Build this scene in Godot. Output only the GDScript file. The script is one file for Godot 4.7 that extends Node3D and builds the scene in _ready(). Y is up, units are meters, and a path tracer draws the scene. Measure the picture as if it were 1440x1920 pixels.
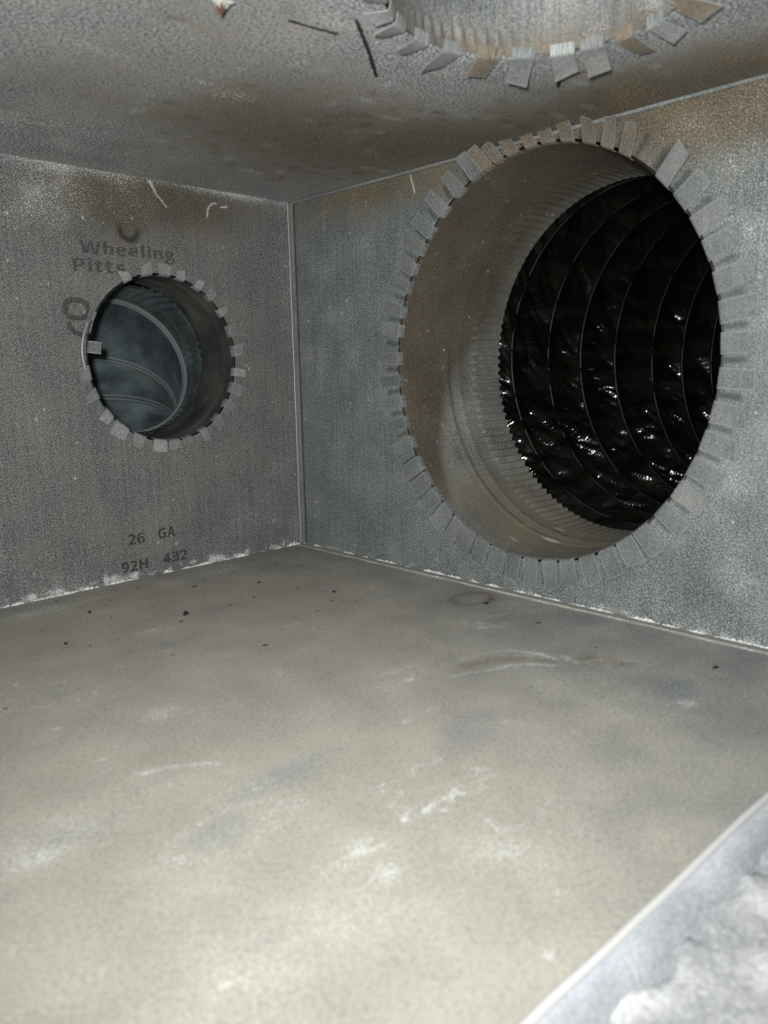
extends Node3D
# Inside of an old galvanised sheet metal plenum, seen through an opening cut in its front, lit by one small flash lamp.
# Axes: the two walls meet in the vertical line x = 0, z = 0; the left wall is the plane z = 0, the right wall the plane x = 0.

const H := 0.36                                        # height of the plenum
const EYE := Vector3(-0.5242, 0.1887, 0.6644)
const BIG_C := Vector3(0, 0.1934, 0.304)               # centres and radii of the three openings
const BIG_R := Vector2(0.1483, 0.161)
const SMALL_C := Vector3(-0.152, 0.2031, 0)
const SMALL_R := Vector2(0.0752, 0.0756)
const TOP_C := Vector3(-0.189, 0.3605, 0.4358)
const TOP_R := Vector2(0.072, 0.072)

var rng := RandomNumberGenerator.new()
var M := {}
var used := {}


func _ready():
	rng.seed = 11
	setup_view()
	make_materials()
	build_floor()
	build_ceiling()
	build_left_wall()
	build_right_wall()
	build_lip()
	build_big_collar()
	build_flexible_duct()
	build_small_collar()
	build_elbow()
	build_top_collar()
	build_screws()
	build_debris()


# ---------------------------------------------------------------- view and light

func setup_view():
	var cam := Camera3D.new()
	cam.name = "camera"
	var at := CameraAttributesPhysical.new()
	at.frustum_focal_length = 18.05
	at.frustum_focus_distance = 0.78
	at.exposure_aperture = 6.6
	at.frustum_near = 0.01
	at.frustum_far = 20.0
	cam.attributes = at
	cam.fov = 67.24
	cam.near = 0.01
	cam.far = 20.0
	var b := Basis(Vector3(0.710246, -0.019425, 0.703685), Vector3(0.140903, 0.983313, -0.115072), Vector3(-0.689708, 0.180881, 0.701131))
	cam.transform = Transform3D(b.orthonormalized(), EYE)
	add_child(cam)
	var e := Environment.new()
	e.background_mode = Environment.BG_COLOR
	e.background_color = Color(0, 0, 0)
	e.tonemap_mode = Environment.TONE_MAPPER_LINEAR
	e.tonemap_exposure = 1.0
	e.sdfgi_enabled = true
	e.ssao_enabled = true
	e.ssil_enabled = true
	var w := WorldEnvironment.new()
	w.name = "world_environment"
	w.environment = e
	add_child(w)
	var l := SpotLight3D.new()                          # the flash: a little up and to the left of the lens
	l.name = "flash"
	l.light_color = Color(0.985, 0.995, 1.0)
	l.light_energy = 0.5
	l.light_size = 0.01
	l.spot_range = 8.0
	l.spot_attenuation = 2.0
	l.spot_angle = 63.0
	l.spot_angle_attenuation = 1.0
	l.shadow_enabled = true
	l.position = EYE + b.x * -0.02 + b.y * 0.022 + b.z * 0.02
	add_child(l)
	l.look_at_from_position(l.position, EYE - b.z * 0.8 + b.y * 0.13, Vector3.UP)


# ---------------------------------------------------------------- small helpers

func numbered(called: String) -> String:
	used[called] = used.get(called, 0) + 1
	return called if used[called] == 1 else "%s_%03d" % [called, used[called] - 1]


func thing(called: String, label: String, category: String, at: Transform3D, group := "") -> Node3D:
	var o := Node3D.new()
	o.name = numbered(called)
	o.transform = at
	tag(o, label, category, group)
	add_child(o, true)
	return o


func tag(o: Node, label: String, category := "", group := "", kind := ""):
	if label: o.set_meta("label", label)
	if category: o.set_meta("category", category)
	if group: o.set_meta("group", group)
	if kind: o.set_meta("kind", kind)


func put(called: String, mesh: Mesh, mat: Material, parent: Node, n := 0) -> MeshInstance3D:
	var o := MeshInstance3D.new()
	o.name = called if n == 0 else "%s_%03d" % [called, n]
	o.mesh = mesh
	if mat: o.material_override = mat
	parent.add_child(o, true)
	return o


func begin() -> SurfaceTool:
	var st := SurfaceTool.new()
	st.begin(Mesh.PRIMITIVE_TRIANGLES)
	return st


func finish(st: SurfaceTool, smooth := true) -> ArrayMesh:
	st.index()
	st.generate_normals()
	return st.commit()


# a sheet through a grid of points, pts[i * nv + j]; uvs alike
func sheet(st: SurfaceTool, nu: int, nv: int, pts: PackedVector3Array, uvs: PackedVector2Array, group := 0):
	st.set_smooth_group(group)
	for i in nu - 1:
		for j in nv - 1:
			var a := i * nv + j
			for k in [a, a + nv, a + 1, a + 1, a + nv, a + nv + 1]:
				st.set_uv(uvs[k])
				st.add_vertex(pts[k])


func box(st: SurfaceTool, lo: Vector3, hi: Vector3, uvf := 1.0):
	st.set_smooth_group(-1)
	var c := []
	for k in 8:
		c.append(Vector3(hi.x if k & 1 else lo.x, hi.y if k & 2 else lo.y, hi.z if k & 4 else lo.z))
	for q in [[0, 2, 3, 1], [4, 5, 7, 6], [0, 1, 5, 4], [2, 6, 7, 3], [0, 4, 6, 2], [1, 3, 7, 5]]:
		for k in [q[0], q[2], q[1], q[0], q[3], q[2]]:
			st.set_uv(Vector2(c[k].x + c[k].z, c[k].y) * uvf)
			st.add_vertex(c[k])


# a bar swept along points, with a profile of ring points round it (for hems, wires and beads)
func tube(pts: PackedVector3Array, r: float, sides := 6, closed := false) -> ArrayMesh:
	var st := begin()
	var n := pts.size()
	var P := PackedVector3Array()
	var U := PackedVector2Array()
	var side := Vector3.ZERO
	var total := n + 1 if closed else n
	for i in total:
		var p := pts[i % n]
		var d: Vector3 = (pts[(i + 1) % n] - pts[(i - 1 + n) % n]) if closed or (i > 0 and i < n - 1) else (pts[mini(i + 1, n - 1)] - pts[maxi(i - 1, 0)])
		d = d.normalized()
		if side == Vector3.ZERO:
			side = d.cross(Vector3.UP if absf(d.y) < 0.9 else Vector3.RIGHT).normalized()
		side = (side - d * side.dot(d)).normalized()
		var up := d.cross(side)
		for k in sides + 1:
			var a := TAU * k / sides
			P.append(p + (side * cos(a) + up * sin(a)) * r)
			U.append(Vector2(float(i) / n, float(k) / sides))
	sheet(st, total, sides + 1, P, U)
	return finish(st)


func noise(s: int, freq: float, kind := FastNoiseLite.TYPE_SIMPLEX_SMOOTH, oct := 1) -> FastNoiseLite:
	var n := FastNoiseLite.new()
	n.seed = s
	n.noise_type = kind
	n.frequency = freq
	n.fractal_type = FastNoiseLite.FRACTAL_FBM if oct > 1 else FastNoiseLite.FRACTAL_NONE
	n.fractal_octaves = oct
	return n


func noise_bytes(w: int, h: int, s: int, freq: float, kind := FastNoiseLite.TYPE_SIMPLEX_SMOOTH, oct := 1) -> PackedByteArray:
	return noise(s, freq, kind, oct).get_image(w, h, false, false, true).get_data()


# ---------------------------------------------------------------- painted sheet metal

# Stain and shade masks, one float per millimetre and channel: 0 brown dirt, 1 white zinc bloom, 2 dark marks and painted shade, 3 pale dust and painted brightening
class StainsAndShade:
	var w: int
	var h: int
	var at := Vector2.ZERO
	var ch: Array[PackedFloat32Array] = []
	func _init(origin: Vector2, size: Vector2):
		at = origin
		w = int(ceil(size.x * 1000.0))
		h = int(ceil(size.y * 1000.0))
		for k in 4:
			var a := PackedFloat32Array()
			a.resize(w * h)
			ch.append(a)
	func blob(k: int, x: float, y: float, rx: float, ry: float, amount: float, soft := 1.0, ring := 0.0):
		var cx := (x - at.x) * 1000.0
		var cy := (y - at.y) * 1000.0
		rx *= 1000.0
		ry *= 1000.0
		var c := ch[k]
		for j in range(maxi(0, int(cy - ry)), mini(h, int(cy + ry) + 2)):
			for i in range(maxi(0, int(cx - rx)), mini(w, int(cx + rx) + 2)):
				var d := sqrt(pow((i - cx) / rx, 2) + pow((j - cy) / ry, 2))
				if d < 1.0:
					var v := clampf((1.0 - d) / soft, 0.0, 1.0)
					if ring > 0.0:
						v = clampf(1.0 - absf(d - 1.0 + ring) / ring, 0.0, 1.0)
					c[j * w + i] = clampf(c[j * w + i] + amount * v, -1.0, 1.0)
		ch[k] = c
	func stroke(k: int, pts: Array, r: float, amount: float):
		for n in pts.size() - 1:
			var steps: int = maxi(1, int((pts[n + 1] - pts[n]).length() / (r * 0.6)))
			for s in steps:
				var p: Vector2 = pts[n].lerp(pts[n + 1], float(s) / steps)
				blob(k, p.x, p.y, r, r, amount, 0.6)
	func image(tw: int, th: int) -> PackedByteArray:
		var d := PackedByteArray()
		d.resize(w * h * 4)
		for i in w * h:
			for k in 4:
				d[i * 4 + k] = int(clampf(ch[k][i], 0.0, 1.0) * 255.0)
		var im := Image.create_from_data(w, h, false, Image.FORMAT_RGBA8, d)
		im.resize(tw, th, Image.INTERPOLATE_BILINEAR)
		return im.get_data()


# colours in sRGB 0..255; spangle, blotch, streak are contrasts
func metal_texture(st: StainsAndShade, mm: float, seed_: int, base: Vector3, brown: Vector3, spangle := 0.3, blotch := 0.15, streak := 0.06, dust := Vector3(150, 143, 128), flecks := 226, grain := 1.0) -> ImageTexture:
	var w := int(st.w / mm)
	var h := int(st.h / mm)
	var mask := st.image(w, h)
	var n1 := noise_bytes(w, h, seed_, 0.34 * mm / 0.4 * grain)
	var n2 := noise_bytes(w, h, seed_ + 1, 0.9, FastNoiseLite.TYPE_VALUE)
	var n3 := noise_bytes(w, h, seed_ + 2, 0.0065 * mm / 0.4, FastNoiseLite.TYPE_SIMPLEX_SMOOTH, 5)
	var n4 := noise_bytes(w, h, seed_ + 3, 0.13 * mm / 0.4, FastNoiseLite.TYPE_SIMPLEX_SMOOTH, 2)
	var si := noise(seed_ + 4, 0.12 * mm / 0.4, FastNoiseLite.TYPE_SIMPLEX_SMOOTH, 3).get_image(w, maxi(4, h / 40), false, false, true)
	si.resize(w, h, Image.INTERPOLATE_BILINEAR)
	var n5 := si.get_data()
	var out := PackedByteArray()
	out.resize(w * h * 3)
	var white := Vector3(206, 208, 204)
	var dark := Vector3(44, 43, 38)
	for i in w * h:
		var s := (n1[i] - 128) / 128.0
		var g := (n2[i] - 128) / 128.0
		var b := (n3[i] - 128) / 128.0
		var q := (n4[i] - 128) / 128.0
		var f := 1.0 + s * spangle + g * spangle * 0.55 + b * blotch + q * 0.09 + (n5[i] - 128) / 128.0 * streak
		var worm := maxf(0.0, 0.3 - absf(q)) / 0.3
		var c := base * f
		c.x += b * 1.5 + q * 2.0
		c.z -= b * 1.5
		var m0 := mask[i * 4]
		if m0:
			var t := clampf(m0 / 255.0 * 1.45 + b * 0.34 + q * 0.3 + s * 0.75 + g * 0.35 - 0.3, 0.0, 1.0)
			c = c.lerp(brown * (1.0 + s * spangle * 1.1 + g * 0.2 + b * 0.12 + worm * 0.16 - 0.05), t * 0.92)
		var m3 := mask[i * 4 + 3]
		if m3:
			var t3 := clampf(m3 / 255.0 * 1.35 + b * 0.16 + q * 0.05 - 0.12, 0.0, 1.0)
			c = c.lerp(dust * (1.0 + s * 0.075 + g * 0.05 + b * 0.05 + q * 0.05 + worm * 0.05), t3 * 0.9)
		if n4[i] > flecks and n1[i] > 150:
			c = c.lerp(white, 0.4)
		var m1 := mask[i * 4 + 1]
		if m1:
			var t1 := clampf((m1 / 255.0 + s * 0.45 + worm * 0.4 + b * 0.3 - 0.52) * 2.2, 0.0, 1.0)
			c = c.lerp(white * (1.0 + g * 0.08), t1 * 0.85)
		var m2 := mask[i * 4 + 2]
		if m2:
			var t2 := clampf(m2 / 255.0 * 1.3 + q * 0.25 + s * 0.25 - 0.1, 0.0, 1.0)
			c = c.lerp(dark, t2 * 0.85)
		out[i * 3] = int(clampf(c.x, 0.0, 255.0))
		out[i * 3 + 1] = int(clampf(c.y, 0.0, 255.0))
		out[i * 3 + 2] = int(clampf(c.z, 0.0, 255.0))
	return ImageTexture.create_from_image(Image.create_from_data(w, h, false, Image.FORMAT_RGB8, out))


func metal(tex: Texture2D, rough := 0.85, metallic := 0.25, relief := 0.02, tint := Color.WHITE) -> StandardMaterial3D:
	var m := StandardMaterial3D.new()
	m.albedo_texture = tex
	m.albedo_color = tint
	m.roughness = rough
	m.metallic = metallic
	m.metallic_specular = 0.4
	m.cull_mode = BaseMaterial3D.CULL_DISABLED
	if relief > 0.0:
		m.heightmap_enabled = true
		m.heightmap_texture = tex
		m.heightmap_scale = relief
	return m


func plain(c: Color, rough: float, metallic := 0.0) -> StandardMaterial3D:
	var m := StandardMaterial3D.new()
	m.albedo_color = c.linear_to_srgb()
	m.roughness = rough
	m.metallic = metallic
	m.cull_mode = BaseMaterial3D.CULL_DISABLED
	return m


func make_materials():
	var s := StainsAndShade.new(Vector2.ZERO, Vector2(0.2, 0.2))
	var galv := metal_texture(s, 0.4, 301, Vector3(126, 129, 127), Vector3(110, 96, 76), 0.22, 0.1, 0.05)
	var pale := metal_texture(s, 0.4, 311, Vector3(166, 168, 164), Vector3(140, 120, 100), 0.16, 0.12, 0.05)
	for spec in [["tab", 0.8, 0.25, 0.93], ["tab_dull", 0.85, 0.2, 0.86], ["tab_bright", 0.7, 0.25, 0.88], ["tab_pale", 0.65, 0.3, 1.0], ["tab_light", 0.75, 0.25, 0.78], ["seam", 0.75, 0.3, 1.0]]:
		var m := metal(pale if spec[0] in ["tab_bright", "tab_pale", "tab_light"] else galv, spec[1], spec[2], 0.012, Color(spec[3], spec[3], spec[3]))
		m.uv1_scale = Vector3(5, 5, 1)
		M[spec[0]] = m
	var rusty := metal(galv, 0.9, 0.1, 0.02, Color(0.92, 0.83, 0.74))
	rusty.uv1_scale = Vector3(5, 5, 1)
	M.tab_rusty = rusty
	M.bright_edge = plain(Color(0.32, 0.32, 0.31), 0.5, 0.4)
	M.cut_edge = plain(Color(0.245, 0.25, 0.245), 0.6, 0.2)
	M.hem = plain(Color(0.54, 0.53, 0.51), 0.6)
	M.floor_seam = plain(Color(0.3, 0.285, 0.25), 0.8, 0.1)
	M.crust = plain(Color(0.66, 0.66, 0.63), 0.95)
	M.crust_dim = plain(Color(0.42, 0.41, 0.36), 0.95)
	M.ink = ink(Color(0.035, 0.034, 0.03), 0.86, 5)
	M.ink_faded = ink(Color(0.045, 0.044, 0.038), 0.62, 6)
	M.marker = ink(Color(0.012, 0.012, 0.012), 0.97, 7)
	M.crumb = plain(Color(0.022, 0.018, 0.012), 0.9)
	M.crumb_brown = plain(Color(0.06, 0.045, 0.028), 0.9)
	M.rust = rust()
	M.film = film()
	M.wire = plain(Color(0.01, 0.01, 0.01), 0.5)


# worn stamping ink: grains of the metal show through
func ink(c: Color, cover: float, s: int) -> StandardMaterial3D:
	var a := noise(s, 0.2, FastNoiseLite.TYPE_SIMPLEX_SMOOTH, 3).get_image(256, 256, false, false, true).get_data()
	var d := PackedByteArray()
	d.resize(256 * 256 * 4)
	for i in 256 * 256:
		d[i * 4] = 255
		d[i * 4 + 1] = 255
		d[i * 4 + 2] = 255
		d[i * 4 + 3] = int(clampf(cover + (a[i] / 255.0 - 0.5) * 5.4 * (1.1 - cover), 0.03, 1.0) * 255.0)
	var m := plain(c, 0.8)
	m.albedo_texture = ImageTexture.create_from_image(Image.create_from_data(256, 256, false, Image.FORMAT_RGBA8, d))
	m.transparency = BaseMaterial3D.TRANSPARENCY_ALPHA
	m.uv1_triplanar = true
	m.uv1_world_triplanar = true
	m.uv1_scale = Vector3(12, 12, 12)
	return m


func rust() -> StandardMaterial3D:
	var g := NoiseTexture2D.new()
	g.width = 128
	g.height = 128
	g.seamless = true
	g.noise = noise(9, 0.05, FastNoiseLite.TYPE_SIMPLEX_SMOOTH, 4)
	var r := Gradient.new()
	r.set_color(0, Color(0.2, 0.12, 0.085))
	r.set_color(1, Color(0.45, 0.3, 0.22))
	g.color_ramp = r
	var m := plain(Color.WHITE, 0.95)
	m.albedo_texture = g
	m.uv1_triplanar = true
	m.uv1_scale = Vector3(40, 40, 40)
	return m


# glossy black plastic film of the flexible duct, with thin brown dust in patches
func film() -> StandardMaterial3D:
	var m := plain(Color.WHITE, 0.16)
	m.vertex_color_use_as_albedo = true
	m.metallic_specular = 0.5
	return m


# ---------------------------------------------------------------- flat panels

# a rectangular sheet with an elliptical hole, in (u, v), carried into space by base + u * eu + v * ev; slight waves across it
func holed_panel(lo: Vector2, hi: Vector2, c: Vector2, r: Vector2, base: Vector3, eu: Vector3, ev: Vector3, tex_lo: Vector2, tex_size: Vector2, wave := 0.0014, thick := 0.0007) -> ArrayMesh:
	var angles: Array[float] = []
	for k in 180:
		angles.append(TAU * k / 180.0)
	for p in [Vector2(lo.x, lo.y), Vector2(hi.x, lo.y), Vector2(hi.x, hi.y), Vector2(lo.x, hi.y)]:
		angles.append(fposmod((p - c).angle(), TAU))
	angles.sort()
	angles.append(angles[0] + TAU)
	var nz := noise(77, 9.0)
	var normal := eu.cross(ev).normalized()
	var st := begin()
	for side in 2:
		var P := PackedVector3Array()
		var U := PackedVector2Array()
		for a in angles:
			var d := Vector2(cos(a), sin(a))
			var t := INF
			if d.x > 1e-6: t = minf(t, (hi.x - c.x) / d.x)
			if d.x < -1e-6: t = minf(t, (lo.x - c.x) / d.x)
			if d.y > 1e-6: t = minf(t, (hi.y - c.y) / d.y)
			if d.y < -1e-6: t = minf(t, (lo.y - c.y) / d.y)
			var inner := 1.0 / sqrt(pow(d.x / r.x, 2) + pow(d.y / r.y, 2))
			for j in 13:
				var k := j / 12.0
				var q := c + d * lerpf(inner, t, k * k)
				var edge := clampf(minf(minf(q.x - lo.x, hi.x - q.x), minf(q.y - lo.y, hi.y - q.y)) / 0.03, 0.0, 1.0) * clampf(k * 6.0, 0.0, 1.0)
				P.append(base + eu * q.x + ev * q.y + normal * (nz.get_noise_2d(q.x, q.y) * wave * edge - side * thick))
				U.append((q - tex_lo) / tex_size)
		sheet(st, angles.size(), 13, P, U, side)
	return finish(st)


func flat_panel(lo: Vector2, hi: Vector2, base: Vector3, eu: Vector3, ev: Vector3, tex_lo: Vector2, tex_size: Vector2, n := 24, wave := 0.0005, slope := 0.0) -> ArrayMesh:
	var nz := noise(78, 8.0)
	var normal := eu.cross(ev).normalized()
	var st := begin()
	for side in 2:
		var P := PackedVector3Array()
		var U := PackedVector2Array()
		for i in n + 1:
			for j in n + 1:
				var across := lerpf(lo.x, hi.x, float(i) / n)
				var q := Vector2(across, lerpf(lo.y, hi.y + slope * (across + 0.3607), float(j) / n))
				var edge := clampf(minf(minf(q.x - lo.x, hi.x - q.x), minf(q.y - lo.y, hi.y - q.y)) / 0.03, 0.0, 1.0)
				P.append(base + eu * q.x + ev * q.y + normal * (nz.get_noise_2d(q.x, q.y) * wave * edge - side * 0.0007))
				U.append((q - tex_lo) / tex_size)
		sheet(st, n + 1, n + 1, P, U, side)
	return finish(st)


# a ragged ridge of white corrosion along the line a..b: up and out span its width and height
func crust(a: Vector3, b: Vector3, out: Vector3, up: Vector3, width: float, height: float, s: int) -> ArrayMesh:
	var n := int((b - a).length() / 0.0009)
	var n1 := noise(s, 0.31, FastNoiseLite.TYPE_SIMPLEX_SMOOTH, 2)
	var n2 := noise(s + 1, 0.04)
	var st := begin()
	var P := PackedVector3Array()
	var U := PackedVector2Array()
	for i in n + 1:
		var p := a.lerp(b, float(i) / n)
		var big := clampf(0.75 + n2.get_noise_1d(i) * 1.1, 0.12, 1.5)
		for j in 7:
			var k := j / 6.0
			var g := 0.55 + 0.9 * n1.get_noise_2d(i, j * 3.0)
			var hh := sin(k * PI) * g * height * big
			P.append(p + out * (k * width * (0.6 + 0.4 * big) * (0.8 + 0.5 * n1.get_noise_2d(i, 50.0))) + up * (hh - 0.0003))
			U.append(Vector2(i, j))
	sheet(st, n + 1, 7, P, U)
	return finish(st)


func lettering(text: String, font_name: String, weight: int, width: float, height: float, cap: float) -> ArrayMesh:
	var f := SystemFont.new()
	f.font_names = PackedStringArray([font_name])
	f.font_weight = weight
	var t := TextMesh.new()
	t.text = text
	t.font = f
	t.font_size = 32
	t.pixel_size = 0.001
	t.depth = 0.0
	t.curve_step = 1.0
	t.horizontal_alignment = HORIZONTAL_ALIGNMENT_LEFT
	var arrays := t.get_mesh_arrays()
	var v: PackedVector3Array = arrays[Mesh.ARRAY_VERTEX]
	var lo := Vector2(INF, INF)
	var hi := -lo
	for p in v:
		lo = lo.min(Vector2(p.x, p.y))
		hi = hi.max(Vector2(p.x, p.y))
	var k := Vector2(width / (hi.x - lo.x), height / (hi.y - lo.y))
	var st := begin()
	st.set_smooth_group(-1)
	var idx: PackedInt32Array = arrays[Mesh.ARRAY_INDEX]
	var worn := noise(text.length() + 41, 420.0)
	var order := range(v.size()) if idx.is_empty() else Array(idx)
	for i in order:
		var p := v[i]
		st.set_uv(Vector2(p.x, p.y))
		var q := Vector2((p.x - lo.x) * k.x, (p.y - lo.y) * k.y)
		st.add_vertex(Vector3(q.x + worn.get_noise_2d(q.x, q.y) * 0.0005, q.y + worn.get_noise_2d(q.y + 3.0, q.x) * 0.0005 + q.x * q.x * 0.06, 0))
	return finish(st)


func build_floor():
	var s := StainsAndShade.new(Vector2(-0.68, 0.0), Vector2(0.68, 0.56))
	# pale beige dust nearly everywhere, thinner towards the right wall
	s.blob(3, -0.40, 0.36, 0.50, 0.52, 0.95, 0.7)
	s.blob(3, -0.20, 0.12, 0.34, 0.26, 0.55, 0.8)
	s.blob(0, -0.17, 0.03, 0.22, 0.06, 0.42)
	s.blob(0, -0.36, 0.03, 0.16, 0.06, 0.4)
	s.blob(0, -0.03, 0.03, 0.06, 0.08, 0.5)
	s.blob(0, -0.14, 0.14, 0.10, 0.08, 0.22)
	s.blob(1, -0.30, 0.035, 0.12, 0.022, 0.5)
	s.blob(1, -0.13, 0.04, 0.09, 0.012, 0.42)
	for k in 40:                                         # scattered zinc bloom beside the back walls
		s.blob(1, rng.randf_range(-0.5, -0.02), rng.randf_range(0.0, 0.09), rng.randf_range(0.004, 0.016), rng.randf_range(0.002, 0.006), rng.randf_range(0.15, 0.45))
	# dried water marks
	s.blob(0, -0.036, 0.280, 0.026, 0.021, 0.55, 1.0)
	s.blob(0, -0.038, 0.278, 0.027, 0.021, 0.75, 1.0, 0.3)
	s.blob(2, -0.040, 0.274, 0.025, 0.019, 0.27, 1.0, 0.22)
	s.blob(2, -0.030, 0.290, 0.018, 0.014, 0.25, 1.0)
	s.stroke(0, [Vector2(-0.172, 0.364), Vector2(-0.146, 0.370), Vector2(-0.126, 0.382), Vector2(-0.115, 0.398), Vector2(-0.113, 0.407)], 0.011, 0.42)
	s.stroke(2, [Vector2(-0.160, 0.366), Vector2(-0.140, 0.373), Vector2(-0.120, 0.390), Vector2(-0.113, 0.407)], 0.006, 0.07)
	s.stroke(1, [Vector2(-0.179, 0.370), Vector2(-0.166, 0.375), Vector2(-0.152, 0.382), Vector2(-0.140, 0.386), Vector2(-0.130, 0.393), Vector2(-0.118, 0.410)], 0.0042, 0.3)
	s.stroke(1, [Vector2(-0.169, 0.355), Vector2(-0.150, 0.3575), Vector2(-0.136, 0.361), Vector2(-0.117, 0.371), Vector2(-0.109, 0.388), Vector2(-0.110, 0.404)], 0.0026, 0.2)
	s.stroke(0, [Vector2(-0.096, 0.415), Vector2(-0.083, 0.446)], 0.012, 0.42)
	s.stroke(2, [Vector2(-0.090, 0.435), Vector2(-0.083, 0.446)], 0.006, 0.10)
	s.blob(0, -0.358, 0.330, 0.022, 0.010, 0.75, 0.5)
	s.blob(0, -0.344, 0.342, 0.020, 0.008, 0.6, 0.5)
	s.stroke(1, [Vector2(-0.372, 0.338), Vector2(-0.356, 0.343), Vector2(-0.338, 0.356)], 0.003, 0.24)
	s.blob(0, -0.43, 0.40, 0.012, 0.05, 0.5)
	s.blob(0, -0.105, 0.52, 0.02, 0.02, 0.5)
	s.blob(0, -0.165, 0.385, 0.018, 0.012, 0.4)
	for p in [[-0.340, 0.477, 0.012, 0.010, 0.75], [-0.337, 0.455, 0.010, 0.012, 0.45], [-0.43, 0.37, 0.02, 0.008, 0.35], [-0.47, 0.45, 0.02, 0.01, 0.2], [-0.199, 0.354, 0.006, 0.005, 0.8], [-0.118, 0.493, 0.008, 0.010, 0.6], [-0.243, 0.392, 0.008, 0.004, 0.5], [-0.10, 0.40, 0.02, 0.02, 0.42], [-0.385, 0.41, 0.03, 0.004, 0.3]]:
		s.blob(1, p[0], p[1], p[2], p[3], p[4])
	for k in 170:
		var r := rng.randf_range(0.001, 0.003)
		s.blob(1, rng.randf_range(-0.6, -0.02), rng.randf_range(0.08, 0.56), r * rng.randf_range(0.7, 1.8), r, rng.randf_range(0.4, 0.8), 1.0)
	for p in [[-0.43, 0.36, 0.06, 0.02, 0.42], [-0.52, 0.50, 0.06, 0.05, 0.42], [-0.40, 0.48, 0.09, 0.05, 0.34], [-0.30, 0.50, 0.06, 0.04, 0.34], [-0.19, 0.36, 0.05, 0.03, 0.36], [-0.11, 0.44, 0.06, 0.05, 0.36], [-0.08, 0.50, 0.05, 0.04, 0.36], [-0.27, 0.30, 0.07, 0.03, 0.3], [-0.36, 0.27, 0.08, 0.02, 0.3], [-0.04, 0.36, 0.03, 0.06, 0.4]]:
		s.blob(1, p[0], p[1], p[2], p[3], p[4] * 0.4, 0.9)
	for k in 46:                                         # faint dried puddles, paler or browner than the dust
		var p := Vector2(rng.randf_range(-0.58, -0.04), rng.randf_range(0.14, 0.56))
		s.blob(1 if k % 2 else 0, p.x, p.y, rng.randf_range(0.008, 0.035), rng.randf_range(0.005, 0.016), rng.randf_range(0.16, 0.4), 0.8)
	for k in 15:                                         # dried puddles with a faint tide line
		var c := Vector2(rng.randf_range(-0.55, -0.05), rng.randf_range(0.18, 0.54))
		var size := rng.randf_range(0.010, 0.034)
		var nz := noise(800 + k, 0.9)
		var line := []
		for i in 29:
			var a := TAU * i / 28.0
			line.append(c + Vector2(cos(a) * 1.25, sin(a) * 0.75) * size * (1.0 + 0.55 * nz.get_noise_2d(cos(a) * 1.6, sin(a) * 1.6)))
		if k % 5 < 3:
			line = line.slice(rng.randi() % 10, 18 + rng.randi() % 10)
		s.stroke(1 if k % 3 else 0, line, rng.randf_range(0.0016, 0.003), rng.randf_range(0.14, 0.24))
		s.blob(0 if k % 2 else 3, c.x, c.y, size * 1.1, size * 0.7, 0.48 if k % 2 else -0.3, 0.5)
	for k in 34:                                         # swept drag marks
		var p := Vector2(rng.randf_range(-0.58, -0.06), rng.randf_range(0.16, 0.55))
		var d := Vector2(rng.randf_range(0.01, 0.045), 0).rotated(rng.randf_range(-0.9, 0.6))
		s.stroke(1 if k % 3 else 0, [p, p + d * 0.5 + Vector2(0, rng.randf_range(-0.004, 0.004)), p + d], rng.randf_range(0.0015, 0.003), rng.randf_range(0.07, 0.16))
	for k in 30:                                         # patches worn through to the grey sheet
		s.blob(3, rng.randf_range(-0.5, -0.02), rng.randf_range(0.1, 0.5), rng.randf_range(0.01, 0.05), rng.randf_range(0.006, 0.02), rng.randf_range(-0.36, -0.12), 0.9)
	for k in 60:
		s.blob(2, rng.randf_range(-0.5, -0.02), rng.randf_range(0.0, 0.26) * rng.randf(), rng.randf_range(0.0008, 0.002), rng.randf_range(0.0008, 0.002), rng.randf_range(0.5, 1.0), 0.6)
	s.stroke(1, [Vector2(-0.011, 0.02), Vector2(-0.011, 0.56)], 0.003, 0.3)
	var tex := metal_texture(s, 0.5, 21, Vector3(138, 140, 139), Vector3(126, 118, 102), 0.15, 0.08, 0.0, Vector3(157, 152, 140), 222)
	M.floor = metal(tex, 0.95, 0.0, 0.014)
	M.floor.metallic_specular = 0.25
	var o := put("floor", flat_panel(Vector2(-1.5, 0.0), Vector2(0.0, 0.5536), Vector3.ZERO, Vector3.RIGHT, Vector3(0, 0, 1), Vector2(-0.68, 0.0), Vector2(0.68, 0.56), 60, 0.0005, 0.035), M.floor, self)
	tag(o, "dusty beige sheet metal floor of the plenum with dried water stains", "", "", "structure")
	var st := begin()
	box(st, Vector3(-0.0095, 0.0001, 0.006), Vector3(-0.0008, 0.0016, 0.563), 1.0)
	put("seam_flange", finish(st), M.floor_seam, o)
	put("corrosion_crust", crust(Vector3(-0.6, 0, 0.0), Vector3(-0.004, 0, 0.0), Vector3(0, 0, 1), Vector3.UP, 0.0036, 0.0034, 31), M.crust, o)
	put("corrosion_crust", crust(Vector3(-0.001, 0.0014, 0.004), Vector3(-0.001, 0.0014, 0.555), Vector3(-1, 0, 0), Vector3.UP, 0.0022, 0.0022, 41), M.crust, o, 1)
	put("corrosion_crust", crust(Vector3(-0.0085, 0.0009, 0.015), Vector3(-0.0085, 0.0009, 0.555), Vector3(-1, 0, 0), Vector3.UP, 0.0024, 0.0011, 51), M.crust_dim, o, 2)


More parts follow.
